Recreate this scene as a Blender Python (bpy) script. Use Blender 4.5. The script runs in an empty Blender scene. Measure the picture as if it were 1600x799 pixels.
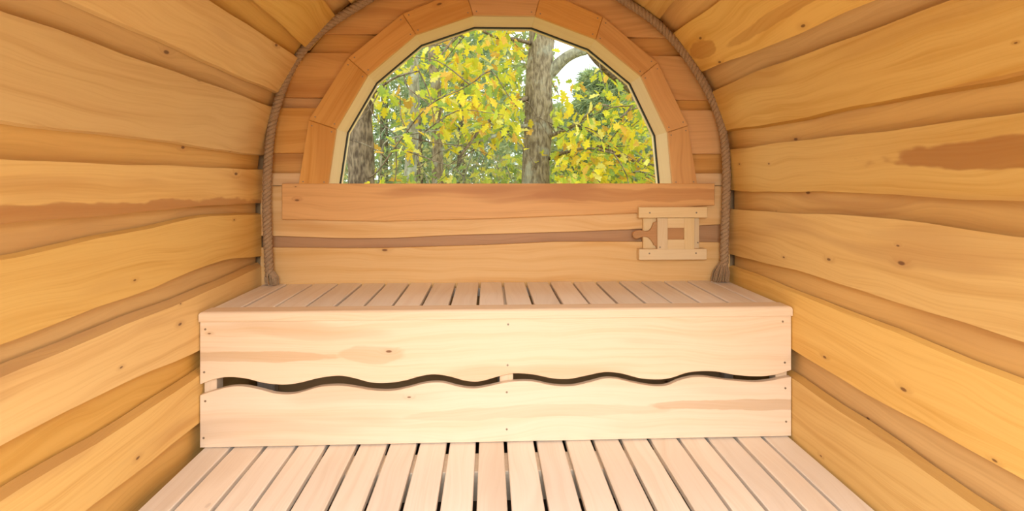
import bpy, bmesh, math, random
from mathutils import Vector, Matrix, noise as mnoise

# ------------------------------------------------------------------ camera, sky, light, exposure
scene = bpy.context.scene
col = scene.collection
CAM_H = 0.985
YAW = 0.042
F_PX = 860.0
cam_d = bpy.data.cameras.new('camera')
cam = bpy.data.objects.new('camera', cam_d)
col.objects.link(cam)
cam.location = (0, 0, CAM_H)
cam.rotation_euler = (math.pi / 2, 0, -YAW)
cam_d.sensor_fit = 'HORIZONTAL'
cam_d.sensor_width = 36.0
cam_d.lens = 36.0 * F_PX / 1600.0
cam_d.shift_y = -(399.5 - 281.0) / 1600.0
cam_d.clip_start = 0.02
scene.camera = cam

world = bpy.data.worlds.new('overcast_sky')
scene.world = world
world.use_nodes = True
bg = world.node_tree.nodes['Background']
bg.inputs['Color'].default_value = (0.93, 0.97, 1.0, 1)
bg.inputs['Strength'].default_value = 2.75

# soft daylight coming in through the open doorway behind the camera
ld = bpy.data.lights.new('doorway_daylight', 'AREA')
ld.shape = 'RECTANGLE'
ld.size = 1.15
ld.size_y = 0.9
ld.energy = 32.5
ld.spread = math.radians(95)
ld.color = (0.915, 0.955, 1.0)
lo = bpy.data.objects.new('doorway_daylight', ld)
col.objects.link(lo)
lo.location = (0.05, -0.78, 1.40)
lo.rotation_euler = (math.radians(90 - 46), 0, 0)

scene.view_settings.view_transform = 'Standard'
scene.view_settings.look = 'None'
scene.view_settings.gamma = 1.0
scene.view_settings.use_curve_mapping = False
scene.view_settings.exposure = 0.0

random.seed(7)
PI = math.pi

# ------------------------------------------------------------------ helpers
def tag(o, label=None, cat=None, group=None, kind=None):
    if label: o['label'] = label
    if cat: o['category'] = cat
    if group: o['group'] = group
    if kind: o['kind'] = kind
    return o

def empty(name, loc=(0, 0, 0)):
    o = bpy.data.objects.new(name, None)
    o.empty_display_size = 0.1
    col.objects.link(o)
    o.location = loc
    return o

def wloc(o):
    v = Vector((0, 0, 0))
    while o is not None:
        v += o.location
        o = o.parent
    return v

def link_mesh(name, me, parent=None, loc=(0, 0, 0)):
    """loc is a world position (parents carry no rotation)"""
    o = bpy.data.objects.new(name, me)
    col.objects.link(o)
    o.parent = parent
    o.location = Vector(loc) - (wloc(parent) if parent else Vector((0, 0, 0)))
    return o

def mesh_obj(name, verts, faces, mats, parent=None, uvs=None, axis=None, fmat=None, smooth=False, origin=None):
    """verts in world space. uvs: one (u, v) for each vertex, else made from the grain axis"""
    vs = [Vector(v) for v in verts]
    if origin is None:
        lo_ = Vector([min(v[i] for v in vs) for i in range(3)])
        hi_ = Vector([max(v[i] for v in vs) for i in range(3)])
        origin = (lo_ + hi_) / 2
    origin = Vector(origin)
    me = bpy.data.meshes.new(name)
    me.from_pydata([v - origin for v in vs], [], faces)
    for m in (mats if isinstance(mats, (list, tuple)) else [mats]):
        me.materials.append(m)
    if fmat:
        me.polygons.foreach_set('material_index', fmat)
    if uvs is None and axis is not None:
        a = axis; b, c = [i for i in range(3) if i != a]
        uvs = [(v[a], v[b] + v[c]) for v in vs]
    if uvs is not None:
        layer = me.uv_layers.new(name='grain')
        for l in me.loops:
            layer.data[l.index].uv = uvs[l.vertex_index]
    if smooth:
        me.polygons.foreach_set('use_smooth', [True] * len(me.polygons))
    me.update()
    return link_mesh(name, me, parent, origin)

def fix_normals(o):
    bm = bmesh.new(); bm.from_mesh(o.data)
    bmesh.ops.recalc_face_normals(bm, faces=bm.faces)
    bm.to_mesh(o.data); bm.free()

def box_mesh(name, sx, sy, sz, mat, axis=0, bev=0.003, seg=1):
    bm = bmesh.new()
    bmesh.ops.create_cube(bm, size=1.0)
    for v in bm.verts:
        v.co = Vector((v.co.x * sx, v.co.y * sy, v.co.z * sz))
    if bev:
        bmesh.ops.bevel(bm, geom=bm.edges[:], offset=bev, segments=seg, profile=0.5, affect='EDGES')
    uv = bm.loops.layers.uv.new('grain')
    b, c = [i for i in range(3) if i != axis]
    for f in bm.faces:
        for l in f.loops:
            l[uv].uv = (l.vert.co[axis], l.vert.co[b] + l.vert.co[c])
    me = bpy.data.meshes.new(name)
    bm.to_mesh(me); bm.free()
    me.materials.append(mat)
    return me

def box(name, x0, x1, y0, y1, z0, z1, mat, parent=None, axis=0, bev=0.003, seg=1):
    me = box_mesh(name, x1 - x0, y1 - y0, z1 - z0, mat, axis, bev, seg)
    return link_mesh(name, me, parent, ((x0 + x1) / 2, (y0 + y1) / 2, (z0 + z1) / 2))

def prism_y(name, pts, y0, y1, mat, parent=None, bev=0.0):
    """outline in (x, z), extruded along y, from the front y0 to the back y1"""
    n = len(pts)
    bm = bmesh.new()
    cx = sum(p[0] for p in pts) / n; cz = sum(p[1] for p in pts) / n; cy = (y0 + y1) / 2
    fr = [bm.verts.new((p[0] - cx, y0 - cy, p[1] - cz)) for p in pts]
    bk = [bm.verts.new((p[0] - cx, y1 - cy, p[1] - cz)) for p in pts]
    ff = bm.faces.new(fr); bm.faces.new(bk[::-1])
    for i in range(n):
        j = (i + 1) % n
        bm.faces.new((fr[i], bk[i], bk[j], fr[j]))
    bmesh.ops.recalc_face_normals(bm, faces=bm.faces)
    if bev:
        bm.edges.ensure_lookup_table()
        es = [e for e in bm.edges if all(abs(v.co.y - (y0 - cy)) < 1e-6 for v in e.verts)]
        bmesh.ops.bevel(bm, geom=es, offset=bev, segments=1, profile=0.5, affect='EDGES')
    uv = bm.loops.layers.uv.new('grain')
    for f in bm.faces:
        for l in f.loops:
            l[uv].uv = (l.vert.co.x, l.vert.co.z + l.vert.co.y)
    me = bpy.data.meshes.new(name)
    bm.to_mesh(me); bm.free()
    me.materials.append(mat)
    return link_mesh(name, me, parent, (cx, cy, cz))

def interp(tab, y):
    if y <= tab[0][0]: return tab[0][1]
    if y >= tab[-1][0]: return tab[-1][1]
    for (a, s), (b, t) in zip(tab, tab[1:]):
        if a <= y <= b:
            k = (y - a) / (b - a)
            return s + (t - s) * k
    return tab[-1][1]

def smooth_tab(tab, y):
    w = 0.07
    return sum(interp(tab, y + d * w) * k for d, k in ((-1, .25), (0, .5), (1, .25)))

# ------------------------------------------------------------------ materials
def N(nt, t, **kw):
    n = nt.nodes.new(t)
    for k, v in kw.items():
        setattr(n, k, v)
    return n

def mathn(nt, op, a, b=None, c=None, clamp=False):
    n = N(nt, 'ShaderNodeMath', operation=op, use_clamp=clamp)
    for i, v in enumerate((a, b, c)):
        if v is None: continue
        if isinstance(v, (int, float)): n.inputs[i].default_value = v
        else: nt.links.new(v, n.inputs[i])
    return n.outputs[0]

def mixc(nt, fac, a, b, blend='MIX'):
    n = N(nt, 'ShaderNodeMix', data_type='RGBA', blend_type=blend)
    for i, v in ((0, fac), (6, a), (7, b)):
        if isinstance(v, (int, float)): n.inputs[i].default_value = v
        elif isinstance(v, tuple): n.inputs[i].default_value = (*v, 1)
        else: nt.links.new(v, n.inputs[i])
    return n.outputs[2]

def smoothstep(nt, v, a, b):
    n = N(nt, 'ShaderNodeMapRange', interpolation_type='SMOOTHSTEP')
    nt.links.new(v, n.inputs[0])
    n.inputs[1].default_value = a; n.inputs[2].default_value = b
    return n.outputs[0]

def objattr(nt, name):
    n = N(nt, 'ShaderNodeAttribute', attribute_type='OBJECT', attribute_name=name)
    return n.outputs['Fac']

def wood(name, light, dark, heart, knot=(0.16, 0.06, 0.02), grain=0.5, heart_amt=0.35, knots=0.5, rough=0.5, bump=0.12, var=0.10):
    m = bpy.data.materials.new(name); m.use_nodes = True
    nt = m.node_tree; L = nt.links
    bs = nt.nodes['Principled BSDF']
    uvn = N(nt, 'ShaderNodeUVMap', uv_map='grain')
    sep = N(nt, 'ShaderNodeSeparateXYZ'); L.new(uvn.outputs[0], sep.inputs[0])
    u0, v0 = sep.outputs[0], sep.outputs[1]
    oi = N(nt, 'ShaderNodeObjectInfo'); rnd = oi.outputs['Random']
    u = mathn(nt, 'ADD', u0, mathn(nt, 'MULTIPLY', rnd, 37.0))
    v = mathn(nt, 'ADD', v0, mathn(nt, 'MULTIPLY', rnd, 53.0))
    def vec(su, sv, vv=None):
        c = N(nt, 'ShaderNodeCombineXYZ')
        L.new(mathn(nt, 'MULTIPLY', u, su), c.inputs[0])
        L.new(mathn(nt, 'MULTIPLY', vv if vv is not None else v, sv), c.inputs[1])
        L.new(rnd, c.inputs[2])
        return c.outputs[0]
    def nz(vector, detail=2.0, rough_=0.5):
        n = N(nt, 'ShaderNodeTexNoise')
        n.inputs['Scale'].default_value = 1.0
        n.inputs['Detail'].default_value = detail
        n.inputs['Roughness'].default_value = rough_
        L.new(vector, n.inputs['Vector'])
        return n.outputs['Fac']
    # knots: sparse cells of a voronoi stretched along the grain
    vo = N(nt, 'ShaderNodeTexVoronoi', voronoi_dimensions='2D', feature='F1')
    vo.inputs['Scale'].default_value = 1.0
    L.new(vec(3.2, 7.5), vo.inputs['Vector'])
    pick = N(nt, 'ShaderNodeSeparateColor'); L.new(vo.outputs['Color'], pick.inputs[0])
    has = smoothstep(nt, pick.outputs[0], 1.0 - knots * 0.7, 1.02 - knots * 0.7)
    size = mathn(nt, 'MULTIPLY_ADD', pick.outputs[1], 0.04, 0.012)
    kd = mathn(nt, 'DIVIDE', vo.outputs['Distance'], size)
    kmask = mathn(nt, 'MULTIPLY', mathn(nt, 'SUBTRACT', 1.0, smoothstep(nt, kd, 0.55, 1.15)), has)
    khalo = mathn(nt, 'MULTIPLY', mathn(nt, 'SUBTRACT', 1.0, smoothstep(nt, kd, 0.6, 4.0)), has)
    # warped grain
    warp = mathn(nt, 'MULTIPLY', mathn(nt, 'SUBTRACT', nz(vec(1.3, 3.5), 2), 0.5), 0.16)
    vw = mathn(nt, 'ADD', v, warp)
    vw = mathn(nt, 'ADD', vw, mathn(nt, 'MULTIPLY', khalo, 0.02))
    g1 = nz(vec(0.7, 26.0, vw), 3, 0.6)
    g2 = nz(vec(3.0, 150.0, vw), 2, 0.6)
    g0 = nz(vec(0.9, 7.0, vw), 2, 0.5)
    gm = mathn(nt, 'ADD', mathn(nt, 'MULTIPLY', smoothstep(nt, g1, 0.42, 0.72), 0.65), mathn(nt, 'MULTIPLY', smoothstep(nt, g2, 0.45, 0.75), 0.35))
    gm = mathn(nt, 'MULTIPLY', gm, grain)
    base = mixc(nt, gm, light, dark)
    # heartwood streaks
    hm = mathn(nt, 'MULTIPLY', smoothstep(nt, g0, 0.56, 0.68), mathn(nt, 'ADD', objattr(nt, 'heart'), heart_amt), clamp=True)
    base = mixc(nt, hm, base, heart)
    # one heartwood patch set for each board by its properties (an ellipse in metres)
    for k in ('', '_b'):
        du = mathn(nt, 'DIVIDE', mathn(nt, 'SUBTRACT', u0, objattr(nt, 'stain_u' + k)), mathn(nt, 'MAXIMUM', objattr(nt, 'stain_ru' + k), 0.001))
        dv = mathn(nt, 'DIVIDE', mathn(nt, 'SUBTRACT', mathn(nt, 'ADD', v0, mathn(nt, 'MULTIPLY', warp, 0.35)), objattr(nt, 'stain_v' + k)), mathn(nt, 'MAXIMUM', objattr(nt, 'stain_rv' + k), 0.001))
        d2 = mathn(nt, 'ADD', mathn(nt, 'ADD', mathn(nt, 'MULTIPLY', du, du), mathn(nt, 'MULTIPLY', dv, dv)), mathn(nt, 'MULTIPLY', mathn(nt, 'SUBTRACT', nz(vec(6.0, 14.0), 3), 0.5), 1.9))
        sm = mathn(nt, 'MULTIPLY', mathn(nt, 'SUBTRACT', 1.0, smoothstep(nt, d2, 0.75, 1.1)), objattr(nt, 'stain' + k))
        sm = mathn(nt, 'MULTIPLY', sm, mathn(nt, 'MULTIPLY_ADD', g1, 0.5, 0.65), clamp=True)
        base = mixc(nt, sm, base, heart)
    base = mixc(nt, mathn(nt, 'MULTIPLY', khalo, 0.28), base, heart)
    base = mixc(nt, mathn(nt, 'MULTIPLY', kmask, 0.85), base, knot)
    # board to board variation
    hs = N(nt, 'ShaderNodeHueSaturation')
    L.new(base, hs.inputs['Color'])
    L.new(mathn(nt, 'MULTIPLY_ADD', mathn(nt, 'FRACT', mathn(nt, 'MULTIPLY', rnd, 7.31)), var * 2, 1.0 - var), hs.inputs['Value'])
    L.new(mathn(nt, 'MULTIPLY_ADD', mathn(nt, 'FRACT', mathn(nt, 'MULTIPLY', rnd, 3.17)), 0.16, 0.92), hs.inputs['Saturation'])
    L.new(hs.outputs[0], bs.inputs['Base Color'])
    bs.inputs['Roughness'].default_value = rough
    bs.inputs['Specular IOR Level'].default_value = 0.3
    bp = N(nt, 'ShaderNodeBump'); bp.inputs['Strength'].default_value = bump; bp.inputs['Distance'].default_value = 0.004
    L.new(mathn(nt, 'ADD', g2, g1), bp.inputs['Height']); L.new(bp.outputs[0], bs.inputs['Normal'])
    return m

def plain(name, c, rough=0.6, metal=0.0):
    m = bpy.data.materials.new(name); m.use_nodes = True
    nt = m.node_tree; bs = nt.nodes['Principled BSDF']
    n = N(nt, 'ShaderNodeTexNoise'); n.inputs['Scale'].default_value = 60
    tc = N(nt, 'ShaderNodeTexCoord'); nt.links.new(tc.outputs['Object'], n.inputs['Vector'])
    cc = mixc(nt, n.outputs['Fac'], tuple(x * .85 for x in c), tuple(min(1, x * 1.15) for x in c))
    nt.links.new(cc, bs.inputs['Base Color'])
    bs.inputs['Roughness'].default_value = rough; bs.inputs['Metallic'].default_value = metal
    return m

M = {}
M['wall'] = wood('golden_plank_wood', (0.82, 0.535, 0.185), (0.62, 0.32, 0.075), (0.46, 0.20, 0.06), grain=0.75, heart_amt=0.34, knots=0.5)
M['wall_rec'] = wood('recessed_plank_wood', (0.76, 0.46, 0.15), (0.58, 0.30, 0.075), (0.46, 0.205, 0.065), grain=0.75, heart_amt=0.3, knots=0.5)
M['waney'] = wood('waney_edge_wood', (0.60, 0.335, 0.085), (0.50, 0.25, 0.06), (0.42, 0.20, 0.06), grain=0.7, heart_amt=0.4, knots=0.1, bump=0.4)
M['bench'] = wood('pale_bench_wood', (0.85, 0.665, 0.475), (0.74, 0.52, 0.31), (0.54, 0.34, 0.17), grain=0.75, heart_amt=0.32, knots=0.32, var=0.04)
M['slat'] = wood('bleached_slat_wood', (0.915, 0.805, 0.68), (0.80, 0.66, 0.52), (0.71, 0.56, 0.43), grain=0.75, heart_amt=0.35, knots=0.12, var=0.06)
M['back'] = wood('back_plank_wood', (0.80, 0.525, 0.245), (0.66, 0.35, 0.11), (0.50, 0.24, 0.08), grain=0.7, heart_amt=0.35, knots=0.4, var=0.06)
M['heart'] = wood('brown_heartwood', (0.50, 0.275, 0.125), (0.38, 0.18, 0.07), (0.34, 0.15, 0.06), grain=0.8, heart_amt=0.4, knots=0.25)
M['casing'] = wood('orange_casing_wood', (0.77, 0.42, 0.145), (0.56, 0.25, 0.065), (0.50, 0.21, 0.06), grain=0.75, heart_amt=0.35, knots=0.08, var=0.04)
M['jamb'] = wood('pale_jamb_wood', (0.90, 0.69, 0.37), (0.80, 0.56, 0.27), (0.66, 0.45, 0.22), grain=0.5, heart_amt=0.1, knots=0.05, var=0.03)
M['vent'] = wood('pale_vent_wood', (0.80, 0.60, 0.33), (0.68, 0.45, 0.20), (0.58, 0.35, 0.15), grain=0.6, heart_amt=0.15, knots=0.05, var=0.05)
M['shell'] = wood('rough_backing_wood', (0.50, 0.29, 0.12), (0.38, 0.2, 0.07), (0.3, 0.15, 0.05), grain=0.6)
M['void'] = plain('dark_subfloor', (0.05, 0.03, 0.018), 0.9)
M['screw'] = plain('dull_screw_metal', (0.30, 0.24, 0.17), 0.45, 0.6)
M['gasket'] = plain('black_gasket', (0.015, 0.014, 0.013), 0.5)

# rope
def rope_mat():
    m = bpy.data.materials.new('hemp_rope'); m.use_nodes = True
    nt = m.node_tree; bs = nt.nodes['Principled BSDF']
    tc = N(nt, 'ShaderNodeTexCoord')
    n = N(nt, 'ShaderNodeTexNoise'); n.inputs['Scale'].default_value = 180; n.inputs['Detail'].default_value = 4
    nt.links.new(tc.outputs['Object'], n.inputs['Vector'])
    c = mixc(nt, n.outputs['Fac'], (0.24, 0.145, 0.075), (0.58, 0.40, 0.23))
    nt.links.new(c, bs.inputs['Base Color']); bs.inputs['Roughness'].default_value = 0.95
    bs.inputs['Specular IOR Level'].default_value = 0.1
    b = N(nt, 'ShaderNodeBump'); b.inputs['Strength'].default_value = 0.6; b.inputs['Distance'].default_value = 0.003
    nt.links.new(n.outputs['Fac'], b.inputs['Height']); nt.links.new(b.outputs[0], bs.inputs['Normal'])
    return m
M['rope'] = rope_mat()

def glass_mat():
    m = bpy.data.materials.new('window_glass'); m.use_nodes = True
    nt = m.node_tree; nt.nodes.clear()
    out = N(nt, 'ShaderNodeOutputMaterial')
    tr = N(nt, 'ShaderNodeBsdfTransparent'); tr.inputs[0].default_value = (0.96, 0.98, 0.97, 1)
    gl = N(nt, 'ShaderNodeBsdfGlossy'); gl.inputs['Roughness'].default_value = 0.02
    fr = N(nt, 'ShaderNodeFresnel'); fr.inputs['IOR'].default_value = 1.05
    mx = N(nt, 'ShaderNodeMixShader')
    nt.links.new(fr.outputs[0], mx.inputs[0]); nt.links.new(tr.outputs[0], mx.inputs[1]); nt.links.new(gl.outputs[0], mx.inputs[2])
    nt.links.new(mx.outputs[0], out.inputs[0])
    return m
M['glass'] = glass_mat()

# ------------------------------------------------------------------ the barrel: profile and planks
XC, ZC, R = 0.05, 0.925, 1.11
Y_BACK, Y_FRONT = 2.66, -0.75
HALF = ZC + R * PI / 2

def prof(side, s, r=0.0):
    """point of the cross-section: s metres up from the floor, r metres out from the inner face"""
    if s <= ZC:
        return Vector((XC + side * (R + r), 0, s))
    a = (s - ZC) / R
    return Vector((XC + side * (R + r) * math.cos(a), 0, ZC + (R + r) * math.sin(a)))

def ysamples(y0, y1, step=0.12):
    n = max(2, int((y1 - y0) / step))
    return [y0 + (y1 - y0) * i / n for i in range(n + 1)]

def plank(name, side, lo, hi, r, th, mat, parent, cl=0.004, ch=0.004, props=None, seed=0, both=None):
    """one flat board along the barrel; lo, hi are tables (y, s); cl, ch the width of the sloped lower and upper edges"""
    verts, uvs, faces, fm = [], [], [], []
    ys = ysamples(Y_FRONT, Y_BACK - 0.045)
    for y in ys:
        far = max(0.0, 1.15 - y)
        wl = 0.0022 * math.sin(y * 7.3 + seed) + 0.0016 * math.sin(y * 17 + seed * 2) + 0.008 * math.sin(far * 1.7 + seed) * min(1, far)
        wh = 0.0022 * math.sin(y * 6.1 + seed * 3) + 0.0016 * math.sin(y * 15 + seed) + 0.008 * math.sin(far * 1.9 + seed * 2) * min(1, far)
        sl = smooth_tab(lo, y) + wl; sh = smooth_tab(hi, y) + wh
        s2 = (side, side if both is None else both)
        if cl < .005: cl = -.006
        if ch < .005: ch = -.006
        ring = ((s2[0], sl - cl * .9, r + th), (s2[0], sl - cl, r + th * .8), (s2[0], sl, r),
                (s2[1], sh, r), (s2[1], sh + ch, r + th * .8), (s2[1], sh + ch * .9, r + th))
        w0 = 0
        prev = None
        for sd, s, rr in ring:
            p = prof(sd, s, rr); p.y = y
            if prev is not None: w0 += (p - prev).length
            prev = p.copy()
            verts.append(p); uvs.append((y, sl + w0 - (0.0)))
    k = 6
    for i in range(len(ys) - 1):
        for j in range(k):
            a, b = i * k + j, i * k + (j + 1) % k
            faces.append((a, b, b + k, a + k))
            fm.append(1 if (j in (0, 1) and cl > .01) or (j in (3, 4) and ch > .01) else 0)
    n = len(ys) - 1
    faces.append(tuple(range(k))[::-1]); faces.append(tuple(n * k + j for j in range(k))); fm += [0, 0]
    o = mesh_obj(name, verts, faces, [mat, M['waney']], parent, uvs=uvs, fmat=fm)
    fix_normals(o)
    for kk, vv in (props or {}).items(): o[kk] = vv
    return o

def shell(name, path, r0, r1):
    """backing behind the planks; path is a list of (side, s)"""
    verts, uvs, faces = [], [], []
    ys = (Y_FRONT, Y_BACK + 0.10)
    for y in ys:
        for r in (r0, r1):
            for i, (sd, s) in enumerate(path):
                p = prof(sd, s, r); p.y = y
                verts.append(p); uvs.append((y, i * 0.1))
    n = len(path)
    def idx(a, b, i): return (a * 2 + b) * n + i
    for i in range(n - 1):
        faces.append((idx(0, 0, i), idx(0, 0, i + 1), idx(1, 0, i + 1), idx(1, 0, i)))
        faces.append((idx(0, 1, i), idx(1, 1, i), idx(1, 1, i + 1), idx(0, 1, i + 1)))
        for a in (0, 1):
            faces.append((idx(a, 0, i), idx(a, 0, i + 1), idx(a, 1, i + 1), idx(a, 1, i)))
    for i in (0, n - 1):
        faces.append((idx(0, 0, i), idx(1, 0, i), idx(1, 1, i), idx(0, 1, i)))
    o = mesh_obj(name, verts, faces, M['shell'], uvs=uvs, origin=(verts[0].x, 0.8, 0) if name != 'ceiling' else None)
    fix_normals(o)
    o['kind'] = 'structure'
    return o

def srange(a, b, n): return [a + (b - a) * i / n for i in range(n + 1)]
S_CEIL = 1.90
RS = 0.0495
wall_left = shell('wall_left', [(-1, s) for s in srange(-0.16, S_CEIL, 16)], RS, RS + .03)
wall_right = shell('wall_right', [(1, s) for s in srange(-0.16, S_CEIL, 16)], RS, RS + .03)
ceiling = shell('ceiling', [(-1, s) for s in srange(S_CEIL, HALF, 10)] + [(1, s) for s in srange(HALF, S_CEIL, 10)][1:], RS, RS + .03)

LT = {
 'P_lo': [(2.5, 1.93), (2.6, 1.929)],
 'N_hi': [(1.2, 1.85), (2.351, 1.845), (2.599, 1.836)],
 'N_lo': [(1.2, 1.69), (1.958, 1.667), (2.241, 1.654), (2.594, 1.636)],
 'A_hi': [(1.759, 1.585), (2.1, 1.581), (2.587, 1.579)],
 'A_lo': [(1.299, 1.411), (1.541, 1.408), (1.943, 1.404), (2.623, 1.395)],
 'C_hi': [(1.153, 1.334), (1.368, 1.338), (1.779, 1.333), (2.576, 1.326)],
 'C_lo': [(1.221, 1.113), (1.639, 1.114), (2.073, 1.106), (2.628, 1.1)],
 'E_hi': [(1.234, 1.032), (1.657, 1.028), (2.649, 1.034)],
 'E_lo': [(1.24, 0.886), (1.739, 0.889), (2.013, 0.887), (2.662, 0.879)],
 'G_hi': [(1.24, 0.81), (1.42, 0.819), (1.739, 0.829), (2.125, 0.852), (2.3, 0.84), (2.662, 0.818)],
 'G_lo': [(1.24, 0.625), (1.488, 0.635), (1.775, 0.643), (2.079, 0.666), (2.317, 0.658), (2.677, 0.621)],
 'I_hi': [(1.24, 0.553), (1.693, 0.56), (2.079, 0.564), (2.677, 0.578)],
 'I_lo': [(1.24, 0.41), (1.549, 0.399), (2.043, 0.36), (2.6, 0.34)],
 'K_hi': [(1.24, 0.285), (1.549, 0.27), (2.035, 0.268), (2.6, 0.27)],
 'K_lo': [(1.3, 0.120), (1.488, 0.117), (1.693, 0.102), (2.03, 0.092)],
}
RT = {
 'P_lo': [(2.315, 1.857), (2.592, 1.838)],
 'N_hi': [(1.2, 1.715), (2.045, 1.735), (2.3, 1.744), (2.584, 1.75)],
 'N_lo': [(1.411, 1.483), (1.801, 1.491), (2.106, 1.503), (2.573, 1.524)],
 'A_hi': [(1.209, 1.409), (1.561, 1.413), (1.856, 1.423), (2.126, 1.428), (2.556, 1.412)],
 'A_lo': [(1.115, 1.21), (1.576, 1.213), (1.986, 1.21), (2.548, 1.221)],
 'C_hi': [(1.132, 1.129), (1.72, 1.128), (2.58, 1.13)],
 'C_lo': [(1.151, 0.936), (1.6, 0.945), (2.622, 0.932)],
 'E_hi': [(1.151, 0.862), (1.6, 0.872), (2.622, 0.842)],
 'E_lo': [(1.146, 0.63), (1.44, 0.637), (1.899, 0.643), (2.622, 0.628)],
 'G_hi': [(1.146, 0.535), (1.385, 0.54), (1.595, 0.552), (2.05, 0.553), (2.601, 0.566)],
 'G_lo': [(1.146, 0.334), (1.568, 0.326), (2.068, 0.336)],
 'I_hi': [(1.249, 0.204), (1.625, 0.219), (1.84, 0.215), (2.068, 0.225)],
}
def shift(tab, d): return [(y, s + d) for y, s in tab]
def const(s): return [(0, s), (2.6, s)]
TH, REC = 0.022, 0.027
# proud boards: (lower table, upper table, sloped lower edge, sloped upper edge, properties)
left_proud = [
 ('K_lo', 'K_hi', .004, .020, {}),
 ('I_lo', 'I_hi', .004, .022, {}),
 ('G_lo', 'G_hi', .004, .008, {}),
 ('E_lo', 'E_hi', .004, .004, dict(stain=0.85, stain_u=1.2, stain_v=0.905, stain_ru=1.55, stain_rv=0.047)),
 ('C_lo', 'C_hi', .008, .004, {}),
 ('A_lo', 'A_hi', .010, .004, {}),
 ('N_lo', 'N_hi', .004, .004, {}),
]
for i, (a, b, cl, ch, pr) in enumerate(left_proud):
    plank('plank', -1, LT[a], LT[b], 0, TH, M['wall'], wall_left, cl, ch, pr, seed=i * 1.7)
lr = [(const(-.06), 'K_lo'), ('K_hi', 'I_lo'), ('I_hi', 'G_lo'), ('G_hi', 'E_lo'), ('E_hi', 'C_lo'), ('C_hi', 'A_lo'), ('A_hi', 'N_lo'), ('N_hi', 'P_lo')]
for i, (a, b) in enumerate(lr):
    A = a if isinstance(a, list) else shift(LT[a], -.05)
    B = shift(LT[b], .05)
    plank('plank', -1, A, B, REC, TH, M['wall_rec'], wall_left, .002, .002, None, seed=i * 2.3 + 5)
right_proud = [
 (const(-.05), 'I_hi', .004, .020, {}),
 ('G_lo', 'G_hi', .004, .008, {}),
 ('E_lo', 'E_hi', .004, .004, {}),
 ('C_lo', 'C_hi', .004, .004, dict(stain=0.9, stain_u=0.75, stain_v=1.07, stain_ru=0.95, stain_rv=0.040)),
 ('A_lo', 'A_hi', .012, .004, dict(stain=0.5, stain_u=0.9, stain_v=1.22, stain_ru=0.9, stain_rv=0.02)),
 ('N_lo', 'N_hi', .004, .004, dict(stain=0.65, stain_u=2.42, stain_v=1.64, stain_ru=0.13, stain_rv=0.045, stain_b=0.5, stain_u_b=1.85, stain_v_b=1.60, stain_ru_b=0.42, stain_rv_b=0.022)),
]
for i, (a, b, cl, ch, pr) in enumerate(right_proud):
    A = a if isinstance(a, list) else RT[a]
    plank('plank', 1, A, RT[b], 0, TH, M['wall'], wall_right, cl, ch, pr, seed=i * 1.3 + 3)
rr_ = [('I_hi', 'G_lo'), ('G_hi', 'E_lo'), ('E_hi', 'C_lo'), ('C_hi', 'A_lo'), ('A_hi', 'N_lo'), ('N_hi', 'P_lo')]
for i, (a, b) in enumerate(rr_):
    plank('plank', 1, shift(RT[a], -.05), shift(RT[b], .05), REC, TH, M['wall_rec'], wall_right, .002, .002, None, seed=i * 2.9 + 8)
# roof boards
cp = [(-1, LT['P_lo'], const(2.14), -1), (-1, const(2.23), const(2.45), -1), (1, RT['P_lo'], const(2.10), 1), (1, const(2.20), const(2.44), 1), (-1, const(2.56), const(2.58), 1)]
for i, (s0, a, b, s1) in enumerate(cp):
    plank('plank', s0, a, b, 0, TH, M['wall'], ceiling, seed=i + .4, both=s1)
for i, (s0, a, b) in enumerate([(-1, 2.09, 2.28), (-1, 2.40, 2.61), (1, 2.05, 2.25), (1, 2.39, 2.63)]):
    plank('plank', s0, const(a), const(b), REC, TH, M['wall_rec'], ceiling, .002, .002, seed=i + 2.2)

# ------------------------------------------------------------------ back wall
WIN = [(-0.750, 0.955), (-0.711, 1.221), (-0.566, 1.473), (-0.342, 1.666), (-0.074, 1.760), (0.218, 1.760), (0.508, 1.654), (0.724, 1.480), (0.854, 1.212), (0.878, 0.955)]
OUT = [(-0.884, 0.955), (-0.836, 1.263), (-0.656, 1.552), (-0.403, 1.762), (-0.112, 1.885), (0.250, 1.885), (0.541, 1.759), (0.804, 1.544), (0.951, 1.244), (0.998, 0.955)]
MID = [((a[0] * .4 + b[0] * .6), (a[1] * .4 + b[1] * .6)) for a, b in zip(WIN, OUT)]
def open_x(side, z):
    """edge of the rough opening at height z"""
    pts = MID[:5] if side < 0 else MID[5:][::-1]
    for (xa, za), (xb, zb) in zip(pts, pts[1:]):
        if za <= z <= zb:
            return xa + (xb - xa) * (z - za) / (zb - za)
    return None
Z_OPEN0, Z_OPEN1 = MID[0][1], MID[4][1]
def arch_x(side, z, r=0.006):
    if z <= ZC: return XC + side * (R + r)
    k = (R + r) ** 2 - (z - ZC) ** 2
    return XC + side * math.sqrt(max(k, 0.0004))

def sample(tab, x): return interp(tab, x)
wall_back = empty('wall_back', (XC, Y_BACK, 0))
wall_back['kind'] = 'structure'

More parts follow.
